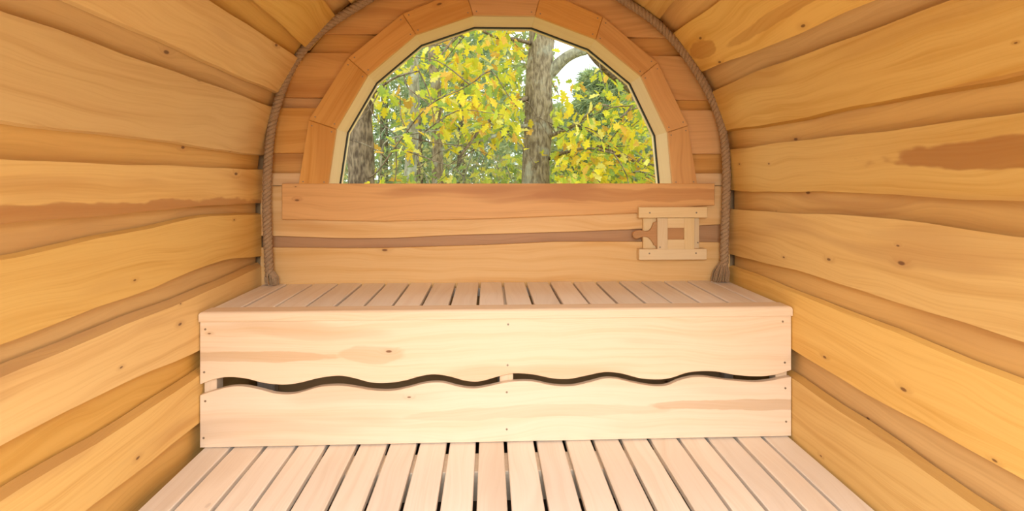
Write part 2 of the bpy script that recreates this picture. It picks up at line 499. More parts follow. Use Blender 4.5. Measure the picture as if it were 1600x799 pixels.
def back_board(lo, hi, y0, y1, mat, props=None, name='plank', rr=0.006):
    """a horizontal board across the arch, cut where the window opening is; lo, hi numbers or tables (x, z)"""
    lo_f = (lambda x: lo) if isinstance(lo, (int, float)) else (lambda x: sample(lo, x))
    hi_f = (lambda x: hi) if isinstance(hi, (int, float)) else (lambda x: sample(hi, x))
    l0 = lo_f(XC); h0 = hi_f(XC)
    outs = []
    if h0 <= Z_OPEN0 + 1e-6 or l0 >= Z_OPEN1 - 1e-6:
        n = 26
        xa = max(arch_x(-1, h0, rr), -9); xb = arch_x(1, h0, rr)
        la = arch_x(-1, l0, rr); lb = arch_x(1, l0, rr)
        low = [(la + (lb - la) * i / n, lo_f(la + (lb - la) * i / n)) for i in range(n + 1)]
        top = [(xb + (xa - xb) * i / n, hi_f(xb + (xa - xb) * i / n)) for i in range(n + 1)]
        pts = low + top
        # follow the arch at both ends
        outs.append(prism_y(name, pts, y0, y1, mat, wall_back, 0.002))
    else:
        for sd in (-1, 1):
            zs = [l0 + (h0 - l0) * i / 8 for i in range(9)]
            zin = [z for z in zs]
            outer = [(arch_x(sd, z, rr), z) for z in zs]
            inner = []
            zi = sorted(set(zs + [p[1] for p in MID if l0 < p[1] < h0]))
            for z in zi:
                x = open_x(sd, z)
                if x is None:
                    x = XC if z >= Z_OPEN1 else (MID[0][0] if sd < 0 else MID[-1][0])
                    if z >= Z_OPEN1: x = XC
                inner.append((x, z))
            if h0 > Z_OPEN1:
                inner = [p for p in inner if p[1] < Z_OPEN1] + [(MID[4][0] if sd < 0 else MID[5][0], Z_OPEN1), (XC, Z_OPEN1), (XC, h0)]
            pts = outer + inner[::-1]
            outs.append(prism_y(name, pts, y0, y1, mat, wall_back, 0.002))
    for o in outs:
        for k, v in (props or {}).items(): o[k] = v
    return outs

YP0, YP1 = 2.615, 2.637      # proud boards
YR0, YR1 = 2.640, 2.662      # recessed boards
B2_lo = [(-1.2, .724), (-0.997, 0.722), (-0.672, 0.709), (-0.434, 0.710), (-0.193, 0.722), (0.11, 0.729), (0.416, 0.737), (0.725, 0.748), (1.116, 0.769), (1.25, .772)]
B4_hi = [(-1.2, .668), (-0.997, 0.668), (-0.672, 0.663), (-0.493, 0.663), (-0.012, 0.675), (0.324, 0.689), (0.725, 0.687), (1.116, 0.682), (1.25, .68)]
back_board(-0.12, 0.22, YP0, YP1, M['back'])
back_board(0.18, 0.42, YR0, YR1, M['back'])
back_board(0.38, B4_hi, YP0, YP1, M['back'])
back_board(0.63, 0.80, YR0, YR1, M['heart'])
back_board(B2_lo, 0.955, YP0, YP1, M['back'])
back_board(0.957, 1.016, YP0, YP1, M['back'])
back_board(1.00, 1.13, YR0, YR1, M['casing'], dict(heart=.3))
back_board(1.110, 1.321, YP0, YP1, M['casing'])
back_board(1.30, 1.39, YR0, YR1, M['casing'], dict(heart=.3))
back_board(1.370, 1.581, YP0, YP1, M['casing'], dict(heart=.2))
back_board(1.57, 1.69, YR0, YR1, M['casing'], dict(heart=.4))
back_board(1.670, 1.880, YP0, YP1, M['casing'])
back_board(1.865, 1.92, YR0, YR1, M['casing'])
back_board(1.900, 2.025, YP0, YP1, M['casing'])
# sheathing behind the boards, cut close to the window jamb
MID = [((a[0] * .86 + b[0] * .14), (a[1] * .86 + b[1] * .14)) for a, b in zip(WIN, OUT)]
Z_OPEN0, Z_OPEN1 = MID[0][1], MID[4][1]
for z0, z1 in ((-0.17, 0.9553), (0.9553, 1.30), (1.30, 1.60), (1.60, 1.91), (1.91, 2.10)):
    back_board(z0, z1, 2.664, 2.70, M['shell'], name='sheathing', rr=.07)

# ------------------------------------------------------------------ window
window = empty('window_1', (XC, 2.70, 0.955))
window['kind'] = 'structure'
nW = len(WIN)
Y_JF, Y_GLASS = 2.612, 2.80
def offset_pt(i, d):
    a, b = WIN[i], OUT[i]
    v = Vector((b[0] - a[0], b[1] - a[1])); v.normalize()
    if i in (0, nW - 1): v = Vector((-1 if i == 0 else 1, 0))
    return (a[0] + v.x * d, a[1] + v.y * d)
def screw(x, y, z, parent, rad=0.004):
    vs, n = [], 8
    for yy in (y - 0.0012, y + 0.004):
        for k in range(n):
            vs.append((x + rad * math.cos(2 * PI * k / n), yy, z + rad * math.sin(2 * PI * k / n)))
    fs = [tuple(range(n))] + [(k, (k + 1) % n, n + (k + 1) % n, n + k) for k in range(n)]
    o = mesh_obj('screw', vs, fs, M['screw'], parent)
    fix_normals(o)
    return o
for i in range(nW - 1):
    a, b = WIN[i], WIN[i + 1]
    c, d = OUT[i], OUT[i + 1]
    # jamb board of the reveal
    a2, b2 = offset_pt(i, 0.022), offset_pt(i + 1, 0.022)
    vs = [(p[0], y, p[1]) for y in (Y_JF, 2.86) for p in (a, b, b2, a2)]
    fs = [(0, 1, 2, 3), (7, 6, 5, 4), (0, 4, 5, 1), (1, 5, 6, 2), (2, 6, 7, 3), (3, 7, 4, 0)]
    ln = math.hypot(b[0] - a[0], b[1] - a[1])
    uvs = []
    for y in (Y_JF, 2.86):
        uvs += [(0, y), (ln, y), (ln, y + .02), (0, y + .02)]
    o = mesh_obj('jamb_board', vs, fs, M['jamb'], window, uvs=uvs); fix_normals(o)
    # casing board on the face of the wall
    def sh(p, q, k=0.0007):
        v = Vector((q[0] - p[0], q[1] - p[1])); v.normalize(); return (p[0] + v.x * k, p[1] + v.y * k)
    A, B, Cc, D = sh(a, b), sh(b, a), sh(d, c), sh(c, d)
    ctr = ((A[0] + B[0] + Cc[0] + D[0]) / 4, (A[1] + B[1] + Cc[1] + D[1]) / 4)
    bev = 0.003
    inner = []
    for p in (A, B, Cc, D):
        v = Vector((ctr[0] - p[0], ctr[1] - p[1])); v.normalize(); inner.append((p[0] + v.x * bev, p[1] + v.y * bev))
    vs = [(p[0], 2.594, p[1]) for p in inner] + [(p[0], 2.5965, p[1]) for p in (A, B, Cc, D)] + [(p[0], 2.6145, p[1]) for p in (A, B, Cc, D)]
    fs = [(0, 1, 2, 3), (11, 10, 9, 8)]
    for k in range(4):
        j = (k + 1) % 4
        fs += [(k, 4 + k, 4 + j, j), (4 + k, 8 + k, 8 + j, 4 + j)]
    dx = Vector((b[0] - a[0], b[1] - a[1])).normalized()
    uvs = [((v[0] - a[0]) * dx.x + (v[2] - a[1]) * dx.y, -(v[0] - a[0]) * dx.y + (v[2] - a[1]) * dx.x + v[1]) for v in vs]
    o = mesh_obj('casing_board', vs, fs, M['casing'], window, uvs=uvs); fix_normals(o)
    nx = Vector((-dx.y, dx.x))
    for t in (0.07, 0.93):
        px = a[0] + (b[0] - a[0]) * t; pz = a[1] + (b[1] - a[1]) * t
        qx = c[0] + (d[0] - c[0]) * t; qz = c[1] + (d[1] - c[1]) * t
        for w in (.14, .86):
            screw(px + (qx - px) * w, 2.594, pz + (qz - pz) * w, o, 0.0033)
# sill, glass and its black gasket
box('sill_board', WIN[0][0] - .02, WIN[-1][0] + .02, 2.613, 2.86, 0.935, 0.957, M['jamb'], window, 0, 0.002)
vs = [(p[0], y, p[1]) for y in (Y_GLASS, Y_GLASS + .005) for p in WIN]
n = nW
fs = [tuple(range(n)), tuple(range(2 * n - 1, n - 1, -1))] + [(k, n + k, n + (k + 1) % n, (k + 1) % n) for k in range(n)]
o = mesh_obj('glass_pane', vs, fs, M['glass'], window); fix_normals(o)
ctr = Vector((0.064, 1.25))
def inset(p, d):
    v = ctr - Vector(p); v.normalize(); return (p[0] + v.x * d, p[1] + v.y * d)
ins = [inset(p, 0.0055) for p in WIN]
vs, fs = [], []
for y in (Y_GLASS - .006, Y_GLASS + .012):
    vs += [(p[0], y, p[1]) for p in WIN] + [(p[0], y, p[1]) for p in ins]
for k in range(n):
    j = (k + 1) % n
    fs += [(k, j, n + j, n + k), (2 * n + k, 3 * n + k, 3 * n + j, 2 * n + j), (n + k, n + j, 3 * n + j, 3 * n + k), (k, 2 * n + k, 2 * n + j, j)]
o = mesh_obj('gasket', vs, fs, M['gasket'], window); fix_normals(o)

# apron board below the window, live lower edge
ap = [(-0.958, 0.801), (-0.84, .799), (-0.724, 0.795), (-0.489, 0.791), (-0.251, 0.796), (-0.012, 0.801), (0.23, 0.810), (0.473, 0.818), (0.718, 0.827), (0.903, 0.848), (1.0, .858), (1.080, 0.863), (1.080, 0.967), (-0.958, 0.967)]
o = prism_y('apron_board', ap, 2.590, 2.6145, M['casing'], wall_back, 0.003)
o['heart'] = 0.5
o['stain'] = 0.6; o['stain_u'] = 0.75; o['stain_v'] = 0.06; o['stain_ru'] = 0.6; o['stain_rv'] = 0.035

# ------------------------------------------------------------------ floor
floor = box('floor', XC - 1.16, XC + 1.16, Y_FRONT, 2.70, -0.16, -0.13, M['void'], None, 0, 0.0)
floor['kind'] = 'structure'
gaps = [-1.051, -.945, -.826, -.711, -.598, -.485, -.373, -.263, -.152, -.043, .062, .174, .284, .391, .498, .608, .721, .830, .942, 1.047, 1.156]
fs_me = box_mesh('floor_slat', 1.0, 3.50, 0.024, M['slat'], axis=1, bev=0.0)
def slat_mesh(name, w, ln, th):
    return box_mesh(name, w, ln, th, M['slat'], axis=1, bev=0.003)
slat_me = slat_mesh('floor_slat', 0.097, 3.32, 0.024)
bpy.data.meshes.remove(fs_me)
for i, (a, b) in enumerate(zip(gaps, gaps[1:])):
    g = 0.0065
    o = link_mesh('floor_slat', slat_me, floor, ((a + b) / 2, 0.93, -0.012 - 0.0012 * (i * 7 % 3)))
    o.scale.x = (b - a - 2 * g) / 0.097
for y in (-0.6, 0.2, 1.0, 1.975, 2.5):
    box('joist', XC - 1.105, XC + 1.105, y - .065, y + .065, -0.13, -0.0275, M['bench'], floor, 0, 0.002)

# ------------------------------------------------------------------ bench
bench = empty('sauna_bench', (XC, 2.06, 0.0))
tag(bench, 'pale wooden bench with slatted top and wavy front slot below the arched window', 'bench')
bgaps = [-1.050, -.938, -.820, -.702, -.591, -.482, -.372, -.263, -.153, -.0435, .065, .174, .2865, .3965, .5075, .617, .7235, .835, .949, 1.0615, 1.152]
bs_me = slat_mesh('seat_slat', 0.099, 0.484, 0.022)
for i, (a, b) in enumerate(zip(bgaps, bgaps[1:])):
    g = 0.0055
    o = link_mesh('seat_slat', bs_me, bench, ((a + b) / 2, 2.128 + .242, 0.4885 - 0.001 * (i * 5 % 3)))
    o.scale.x = (b - a - 2 * g) / 0.099
# nosing board with rounded front and rounded corners
def nosing():
    x0, x1, y0, y1, z0, z1 = -1.057, 1.157, 2.051, 2.126, 0.466, 0.5015
    bm = bmesh.new(); bmesh.ops.create_cube(bm, size=1.0)
    for v in bm.verts: v.co = Vector((v.co.x * (x1 - x0), v.co.y * (y1 - y0), v.co.z * (z1 - z0)))
    es = [e for e in bm.edges if all(v.co.y < 0 and v.co.z > 0 for v in e.verts)]
    es += [e for e in bm.edges if all(v.co.z > 0 for v in e.verts) and abs(e.verts[0].co.x - e.verts[1].co.x) < 1e-6]
    bmesh.ops.bevel(bm, geom=list(set(es)), offset=0.012, segments=4, profile=0.5, affect='EDGES')
    uv = bm.loops.layers.uv.new('grain')
    for f in bm.faces:
        for l in f.loops: l[uv].uv = (l.vert.co.x, l.vert.co.y + l.vert.co.z)
    me = bpy.data.meshes.new('front_nosing'); bm.to_mesh(me); bm.free(); me.materials.append(M['bench'])
    return link_mesh('front_nosing', me, bench, ((x0 + x1) / 2, (y0 + y1) / 2, (z0 + z1) / 2))
nosing()
XL, XR = -1.057, 1.157
up = [(-1.066, 0.231), (-1.009, 0.252), (-0.958, 0.26), (-0.893, 0.254), (-0.828, 0.237), (-0.756, 0.229), (-0.698, 0.235), (-0.625, 0.252), (-0.552, 0.259), (-0.501, 0.25), (-0.435, 0.232), (-0.369, 0.23), (-0.31, 0.238), (-0.258, 0.252), (-0.206, 0.259), (-0.146, 0.25), (-0.087, 0.233), (-0.035, 0.23), (0.041, 0.249), (0.09, 0.258), (0.165, 0.253), (0.24, 0.237), (0.301, 0.234), (0.369, 0.246), (0.438, 0.258), (0.499, 0.252), (0.575, 0.232), (0.652, 0.227), (0.698, 0.234), (0.752, 0.251), (0.814, 0.256), (0.868, 0.253), (0.945, 0.239), (1.039, 0.233), (1.109, 0.241), (1.152, 0.254), (1.17, .258)]
lw = [(-1.073, 0.187), (-1.059, 0.194), (-1.009, 0.21), (-0.951, 0.224), (-0.901, 0.225), (-0.843, 0.213), (-0.785, 0.197), (-0.727, 0.194), (-0.683, 0.203), (-0.625, 0.219), (-0.552, 0.223), (-0.494, 0.215), (-0.427, 0.203), (-0.354, 0.201), (-0.295, 0.212), (-0.236, 0.226), (-0.176, 0.228), (-0.109, 0.211), (-0.057, 0.204), (-0.005, 0.211), (0.052, 0.223), (0.09, 0.228), (0.165, 0.227), (0.24, 0.211), (0.316, 0.208), (0.377, 0.22), (0.438, 0.234), (0.483, 0.232), (0.544, 0.217), (0.621, 0.203), (0.675, 0.204), (0.721, 0.222), (0.775, 0.234), (0.821, 0.234), (0.891, 0.223), (1.008, 0.212), (1.07, 0.215), (1.125, 0.225), (1.17, 0.230)]
def hermite(tab, x):
    for i in range(len(tab) - 1):
        if tab[i][0] <= x <= tab[i + 1][0]:
            x0, y0 = tab[i]; x1, y1 = tab[i + 1]
            xm, ym = tab[max(0, i - 1)]; xp, yp = tab[min(len(tab) - 1, i + 2)]
            m0 = (y1 - ym) / (x1 - xm); m1 = (yp - y0) / (xp - x0)
            h = x1 - x0; t = (x - x0) / h
            return (2*t**3 - 3*t*t + 1) * y0 + (t**3 - 2*t*t + t) * h * m0 + (-2*t**3 + 3*t*t) * y1 + (t**3 - t*t) * h * m1
    return tab[-1][1]
xs = srange(XL, XR, 150)
wave_u = [(x, hermite(up, x)) for x in xs]
wave_l = [(x, hermite(lw, x)) for x in xs]
ub = prism_y('front_board', wave_u + [(XR, 0.4655), (XL, 0.4655)], 2.060, 2.082, M['bench'], bench, 0.002)
lb = prism_y('front_board', [(XL, 0.003), (XR, 0.003)] + wave_l[::-1], 2.060, 2.082, M['bench'], bench, 0.002)
for k, v in dict(stain=.5, stain_u=-.92, stain_v=.072, stain_ru=.34, stain_rv=.022, stain_b=.38, stain_u_b=-.48, stain_v_b=.082, stain_ru_b=.13, stain_rv_b=.036).items(): ub[k] = v
for k, v in dict(stain=.6, stain_u=1.0, stain_v=-.100, stain_ru=.42, stain_rv=.022, stain_b=.25, stain_u_b=.12, stain_v_b=-.115, stain_ru_b=.5, stain_rv_b=.024).items(): lb[k] = v
for x, z in [(-1.037, 0.437), (-1.041, 0.28), (0.072, 0.443), (0.07, 0.29), (1.123, 0.442), (1.131, 0.285)]:
    screw(x, 2.060, z, ub)
for x, z in [(-1.037, 0.174), (-1.043, 0.039), (0.067, 0.189), (0.067, 0.05), (1.133, 0.187), (1.136, 0.059)]:
    screw(x, 2.060, z, lb)
for x0, x1 in ((XL + .004, -1.008), (0.041, 0.092), (1.108, XR - .004)):
    box('post', x0, x1, 2.0835, 2.135, 0.001, 0.464, M['bench'], bench, 2, 0.002)
for x0, x1 in ((XL + .004, -0.975), (0.041, 0.092), (1.108, XR - .004)):
    box('rear_post', x0, x1, 2.55, 2.60, 0.001, 0.437, M['slat'], bench, 2, 0.002)
for x0 in (-0.93, 0.05, 1.05):
    box('bearer', x0, x0 + .036, 2.137, 2.61, 0.437, 0.475, M['slat'], bench, 1, 0.002)
box('rear_rail', XL + .01, XR - .01, 2.575, 2.6, 0.44, 0.476, M['slat'], bench, 0, 0.002)

# ------------------------------------------------------------------ sliding vent on the back wall
vent = empty('sliding_vent', (0.87, 2.612, 0.606))
tag(vent, 'small pale wooden sliding air vent with paddle handle on back wall', 'vent')
top = box('top_rail', 0.705, 1.033, 2.562, 2.589, 0.805, 0.856, M['vent'], vent, 0, 0.002)
bot = box('bottom_rail', 0.708, 1.033, 2.568, 2.6145, 0.606, 0.657, M['vent'], vent, 0, 0.002)
box('stile', 0.734, 0.800, 2.592, 2.6145, 0.657, 0.806, M['vent'], vent, 2, 0.001)
rs = box('stile', 0.965, 1.005, 2.592, 2.6145, 0.657, 0.806, M['vent'], vent, 2, 0.001)
hd = [(0.97, 0.658), (0.795, 0.660), (0.791, 0.671), (0.783, 0.673), (0.776, 0.686), (0.768, 0.698), (0.755, 0.711), (0.742, 0.7145), (0.729, 0.715), (0.713, 0.708), (0.700, 0.705), (0.690, 0.708), (0.682, 0.716), (0.680, 0.724), (0.682, 0.733), (0.690, 0.740), (0.702, 0.744), (0.716, 0.746), (0.730, 0.744), (0.743, 0.740), (0.759, 0.743), (0.768, 0.752), (0.775, 0.766), (0.779, 0.780), (0.786, 0.784), (0.795, 0.786), (0.795, 0.803), (0.97, 0.803)]
sp = prism_y('slide_panel', hd[::-1], 2.579, 2.591, M['heart'], vent, 0.002)
sp['label'] = 'brown paddle-shaped handle board'
for x0, x1, z0, z1, ax in ((0.795, 0.844, 0.655, 0.8035, 2), (0.923, 0.972, 0.655, 0.8035, 2), (0.844, 0.923, 0.757, 0.8035, 0), (0.844, 0.923, 0.655, 0.702, 0)):
    box('trim_piece', x0, x1, 2.566, 2.5785, z0, z1, M['vent'], sp, ax, 0.0012)
for x, z, p in ((0.757, .829, top), (0.98, .829, top), (0.757, .637, bot), (0.98, .637, bot)):
    screw(x, 2.562 if p is top else 2.568, z, p, 0.004)
screw(0.807, 2.566, 0.666, sp, 0.004); screw(0.998, 2.592, 0.684, rs, 0.004)

# ------------------------------------------------------------------ rope around the arch
def catmull(P, m=12):
    out = []
    for i in range(len(P) - 1):
        p0 = P[max(0, i - 1)]; p1 = P[i]; p2 = P[i + 1]; p3 = P[min(len(P) - 1, i + 2)]
        for k in range(m):
            t = k / m
            out.append(0.5 * ((2 * p1) + (p2 - p0) * t + (2 * p0 - 5 * p1 + 4 * p2 - p3) * t * t + (3 * p1 - p0 - 3 * p2 + p3) * t ** 3))
    out.append(P[-1])
    return out
def resample(P, step):
    out = [P[0].copy()]; acc = 0
    for a, b in zip(P, P[1:]):
        L_ = (b - a).length
        d = step - acc
        while d <= L_:
            out.append(a.lerp(b, d / L_)); d += step
        acc = (acc + L_) % step
    return out
def tube(path, radii, sides, cap=True):
    vs, fs = [], []
    up_ = Vector((0, 1, 0)); prevn = None
    for i, p in enumerate(path):
        t = (path[min(i + 1, len(path) - 1)] - path[max(i - 1, 0)]).normalized()
        if prevn is None:
            nrm = t.cross(Vector((0.31, 0.87, 0.12))).normalized()
        else:
            nrm = (prevn - t * prevn.dot(t)).normalized()
        prevn = nrm; bn = t.cross(nrm)
        for k in range(sides):
            a = 2 * PI * k / sides
            vs.append(p + (nrm * math.cos(a) + bn * math.sin(a)) * radii[i])
    n_ = len(path)
    for i in range(n_ - 1):
        for k in range(sides):
            j = (k + 1) % sides
            fs.append((i * sides + k, i * sides + j, (i + 1) * sides + j, (i + 1) * sides + k))
    if cap:
        fs.append(tuple(range(sides))[::-1]); fs.append(tuple((n_ - 1) * sides + k for k in range(sides)))
    return vs, fs
RY = 2.570
rp = [(-1.005, .545), (-1.012, .68), (-1.017, 0.84), (-1.016, .96), (-1.011, 1.077), (-0.996, 1.225), (-0.967, 1.343), (-0.915, 1.482), (-0.842, 1.596), (-0.739, 1.697)]
for deg in (126, 117, 108, 99, 90, 81, 72, 63):
    a = math.radians(deg); rp.append((XC + 1.082 * math.cos(a), ZC + 1.082 * math.sin(a)))
rp += [(0.626, 1.837), (0.78, 1.735), (0.903, 1.612), (1.005, 1.466), (1.074, 1.332), (1.113, 1.203), (1.126, 1.08), (1.128, .95), (1.124, 0.835), (1.118, .68), (1.117, .60), (1.112, .565)]
rpath = resample(catmull([Vector((x, RY, z)) for x, z in rp]), 0.0065)
rope = empty('rope', (XC, RY, 0.52))
tag(rope, 'thick twisted hemp rope following the arch where roof meets back wall', 'rope')
pitch = 0.062
for sdx in range(3):
    pts = []
    for i, p in enumerate(rpath):
        t = (rpath[min(i + 1, len(rpath) - 1)] - rpath[max(i - 1, 0)]).normalized()
        nrm = t.cross(Vector((0, 1, 0))).normalized(); bn = Vector((0, 1, 0))
        a = -2 * PI * (i * 0.0065 / pitch) + sdx * 2 * PI / 3
        pts.append(p + (nrm * math.cos(a) + bn * math.sin(a)) * 0.0112)
    vs, fs = tube(pts, [0.0102] * len(pts), 8)
    mesh_obj('strand', vs, fs, M['rope'], rope, smooth=True)
rnd = random.Random(4)
for px, pz, lean, spread in ((-1.005, .548, 0.010, .030), (1.110, .572, -0.018, .046)):
    vs, fs = [], []
    for k in range(46):
        a = rnd.uniform(0, 2 * PI); q = math.sqrt(rnd.random())
        s0 = Vector((px + .015 * q * math.cos(a), RY + .015 * q * math.sin(a), pz + .02))
        zend = 0.5025 + rnd.random() * 0.008
        e = Vector((px + lean + spread * q * math.cos(a), RY + spread * .8 * q * math.sin(a), zend))
        e.x = min(max(e.x, -1.05), 1.15); e.y = min(e.y, 2.60)
        m_ = s0.lerp(e, .55) + Vector((rnd.uniform(-.004, .004) + spread * .22 * q * math.cos(a), spread * .2 * q * math.sin(a), 0))
        e2 = Vector((e.x + rnd.uniform(-.008, .008), min(e.y, 2.60), 0.5025))
        v2, f2 = tube([s0, s0.lerp(m_, .6), m_, e, e2], [.0036, .0036, .003, .0024, .0012], 4)
        b0 = len(vs); vs += v2; fs += [tuple(x + b0 for x in f) for f in f2]
    o = mesh_obj('frayed_end', vs, fs, M['rope'], rope)
    # whipping that binds the end
    wp = []
    for i in range(60):
        a = i * 0.62; wp.append(Vector((px + .0215 * math.cos(a), RY + .0215 * math.sin(a), pz + .016 + i * .00035)))

# ------------------------------------------------------------------ front wall with the open doorway behind the camera
wall_front = empty('wall_front', (XC, Y_FRONT, 0)); wall_front['kind'] = 'structure'
for z0, z1 in ((-0.17, .2), (.2, .45), (.45, .72), (.72, .98), (.98, 1.22), (1.22, 1.48), (1.48, 1.70), (1.70, 1.88)):
    for sd in (-1, 1):
        xo = min(abs(arch_x(sd, z1, .05) - XC), abs(arch_x(sd, z0, .05) - XC))
        x_in = .60
        if xo > x_in + .02:
            x0, x1 = sorted((XC + sd * x_in, XC + sd * xo))
            box('plank', x0, x1, Y_FRONT - .03, Y_FRONT - .002, z0 + .001, z1 - .001, M['back'], wall_front, 0, .002)
box('plank', XC - .5, XC + .5, Y_FRONT - .03, Y_FRONT - .002, 1.885, 2.02, M['back'], wall_front, 0, .002)

# ------------------------------------------------------------------ the wood outside
def at(u, v, Y):
    a = (u - 800) / F_PX; b = (281 - v) / F_PX
    d = Vector((a * math.cos(YAW) + math.sin(YAW), -a * math.sin(YAW) + math.cos(YAW), b))
    return Vector((0, 0, CAM_H)) + d * (Y / d.y)

def bark_mat(name, c1, c2, lichen, lam=0.5):
    m = bpy.data.materials.new(name); m.use_nodes = True
    nt = m.node_tree; L = nt.links; bs = nt.nodes['Principled BSDF']
    tc = N(nt, 'ShaderNodeTexCoord')
    mp = N(nt, 'ShaderNodeMapping'); mp.inputs['Scale'].default_value = (20, 20, 6.5)
    L.new(tc.outputs['Object'], mp.inputs[0])
    n1 = N(nt, 'ShaderNodeTexNoise'); n1.inputs['Scale'].default_value = 1.6; n1.inputs['Detail'].default_value = 5
    L.new(mp.outputs[0], n1.inputs['Vector'])
    n2 = N(nt, 'ShaderNodeTexNoise'); n2.inputs['Scale'].default_value = 5; n2.inputs['Detail'].default_value = 4
    L.new(tc.outputs['Object'], n2.inputs['Vector'])
    c = mixc(nt, smoothstep(nt, n1.outputs['Fac'], .32, .68), c1, c2)
    c = mixc(nt, mathn(nt, 'MULTIPLY', smoothstep(nt, n2.outputs['Fac'], .52, .68), lam), c, lichen)
    L.new(c, bs.inputs['Base Color']); bs.inputs['Roughness'].default_value = .95
    bs.inputs['Specular IOR Level'].default_value = .1
    b = N(nt, 'ShaderNodeBump'); b.inputs['Strength'].default_value = 1.0; b.inputs['Distance'].default_value = .03
    L.new(n1.outputs['Fac'], b.inputs['Height']); L.new(b.outputs[0], bs.inputs['Normal'])
    return m
def leaf_mat(name, trans=0.45):
    m = bpy.data.materials.new(name); m.use_nodes = True
    nt = m.node_tree; L = nt.links; nt.nodes.clear()
    out = N(nt, 'ShaderNodeOutputMaterial')
    at_ = N(nt, 'ShaderNodeVertexColor', layer_name='leaf_colour')
    oi = N(nt, 'ShaderNodeObjectInfo')
    d = N(nt, 'ShaderNodeBsdfDiffuse'); t = N(nt, 'ShaderNodeBsdfTranslucent')
    L.new(at_.outputs[0], d.inputs[0]); L.new(at_.outputs[0], t.inputs[0])
    mx = N(nt, 'ShaderNodeMixShader'); mx.inputs[0].default_value = trans
    L.new(d.outputs[0], mx.inputs[1]); L.new(t.outputs[0], mx.inputs[2]); L.new(mx.outputs[0], out.inputs[0])
    return m
M['bark'] = bark_mat('oak_bark', (0.17, 0.125, 0.075), (0.40, 0.32, 0.20), (0.50, 0.52, 0.40), .45)
M['bark_dark'] = bark_mat('dark_bark', (0.10, 0.07, 0.045), (0.32, 0.235, 0.145), (0.36, 0.34, 0.22), .3)
M['bark_lichen'] = bark_mat('lichen_bark', (0.24, 0.22, 0.15), (0.44, 0.41, 0.28), (0.56, 0.60, 0.48), .8)
M['leaf'] = leaf_mat('autumn_leaf')
M['needle'] = leaf_mat('pine_needle', .3)

class Soup:
    """many small leaves gathered in one mesh, one colour for each leaf"""
    def __init__(s): s.v = []; s.f = []; s.c = []
    def add(s, vs, fs, c):
        b = len(s.v); s.v += vs
        for f in fs: s.f.append(tuple(x + b for x in f)); s.c.append(c)
    def build(s, name, mat, parent, kind='stuff'):
        o = mesh_obj(name, s.v, s.f, mat, parent)
        me = o.data
        ca = me.color_attributes.new('leaf_colour', 'FLOAT_COLOR', 'CORNER')
        buf = []
        for p in me.polygons:
            buf += [*s.c[p.index], 1.0] * p.loop_total
        ca.data.foreach_set('color', buf)
        if kind: o['kind'] = kind
        return o

half = [(0, 0), (.10, .06), (.16, .20), (.10, .27), (.27, .42), (.24, .52), (.14, .53), (.30, .70), (.22, .80), (.12, .78), (.10, .92), (0, 1.0)]
def leaf_shape(size, mat4):
    """lobed leaf, folded along the midrib"""
    vs = []; n_ = len(half)
    for x, y in half: vs.append(mat4 @ Vector((x * size * 1.15, y * size, abs(x) * size * .35 - y * y * size * .18)))
    for x, y in half[1:-1]: vs.append(mat4 @ Vector((-x * size * 1.15, y * size, abs(x) * size * .35 - y * y * size * .18)))
    r = list(range(n_)); l = [0] + list(range(n_, 2 * n_ - 2)) + [n_ - 1]
    return vs, [tuple(r), tuple(l[::-1])]
def simple_leaf(size, mat4):
    pts = [(0, 0, 0), (.28, .4, .08), (.2, .8, .02), (0, 1, -.1), (-.28, .45, .08), (-.18, .8, .02)]
    vs = [mat4 @ (Vector(p) * size) for p in pts]
    return vs, [(0, 1, 2, 3), (0, 3, 5, 4)]
def rand_mat(p, r_, up_bias=.6):
    e = Matrix.Rotation(r_.uniform(0, 2 * PI), 4, 'Z') @ Matrix.Rotation(r_.gauss(-.5, .6), 4, 'X') @ Matrix.Rotation(r_.gauss(0, .6), 4, 'Y')
    return Matrix.Translation(p) @ e
YEL = [(.84, .68, .05), (.78, .69, .06), (.68, .66, .07), (.52, .58, .07), (.84, .60, .07), (.72, .44, .08), (.38, .48, .09), (.30, .40, .09), (.86, .76, .20), (.74, .70, .06)]
def jit(c, r_, a=.18):
    k = 1 + r_.uniform(-a, a); return tuple(min(.9, max(.01, x * k)) for x in c)

def limb(name, pts, r0, r1, mat, parent, sides=10, wob=.0, seed=1, step=.12):
    P = resample(catmull([Vector(p) for p in pts], 10), step)
    if len(P) < 3: P = [Vector(p) for p in pts]
    n_ = len(P)
    rad = [r0 + (r1 - r0) * i / (n_ - 1) for i in range(n_)]
    vs, fs = tube(P, rad, sides)
    if wob:
        for i, v in enumerate(vs):
            ring = min(i // sides, n_ - 1)
            d = v - P[ring]
            k = mnoise.noise(Vector((v.x * 9 + seed, v.y * 9, v.z * 2.2))) * wob + mnoise.noise(Vector((v.x * 30, v.y * 30 + seed, v.z * 5))) * wob * .5
            vs[i] = P[ring] + d * (1 + k)
    o = mesh_obj(name, vs, fs, mat, parent, smooth=True)
    return o, P

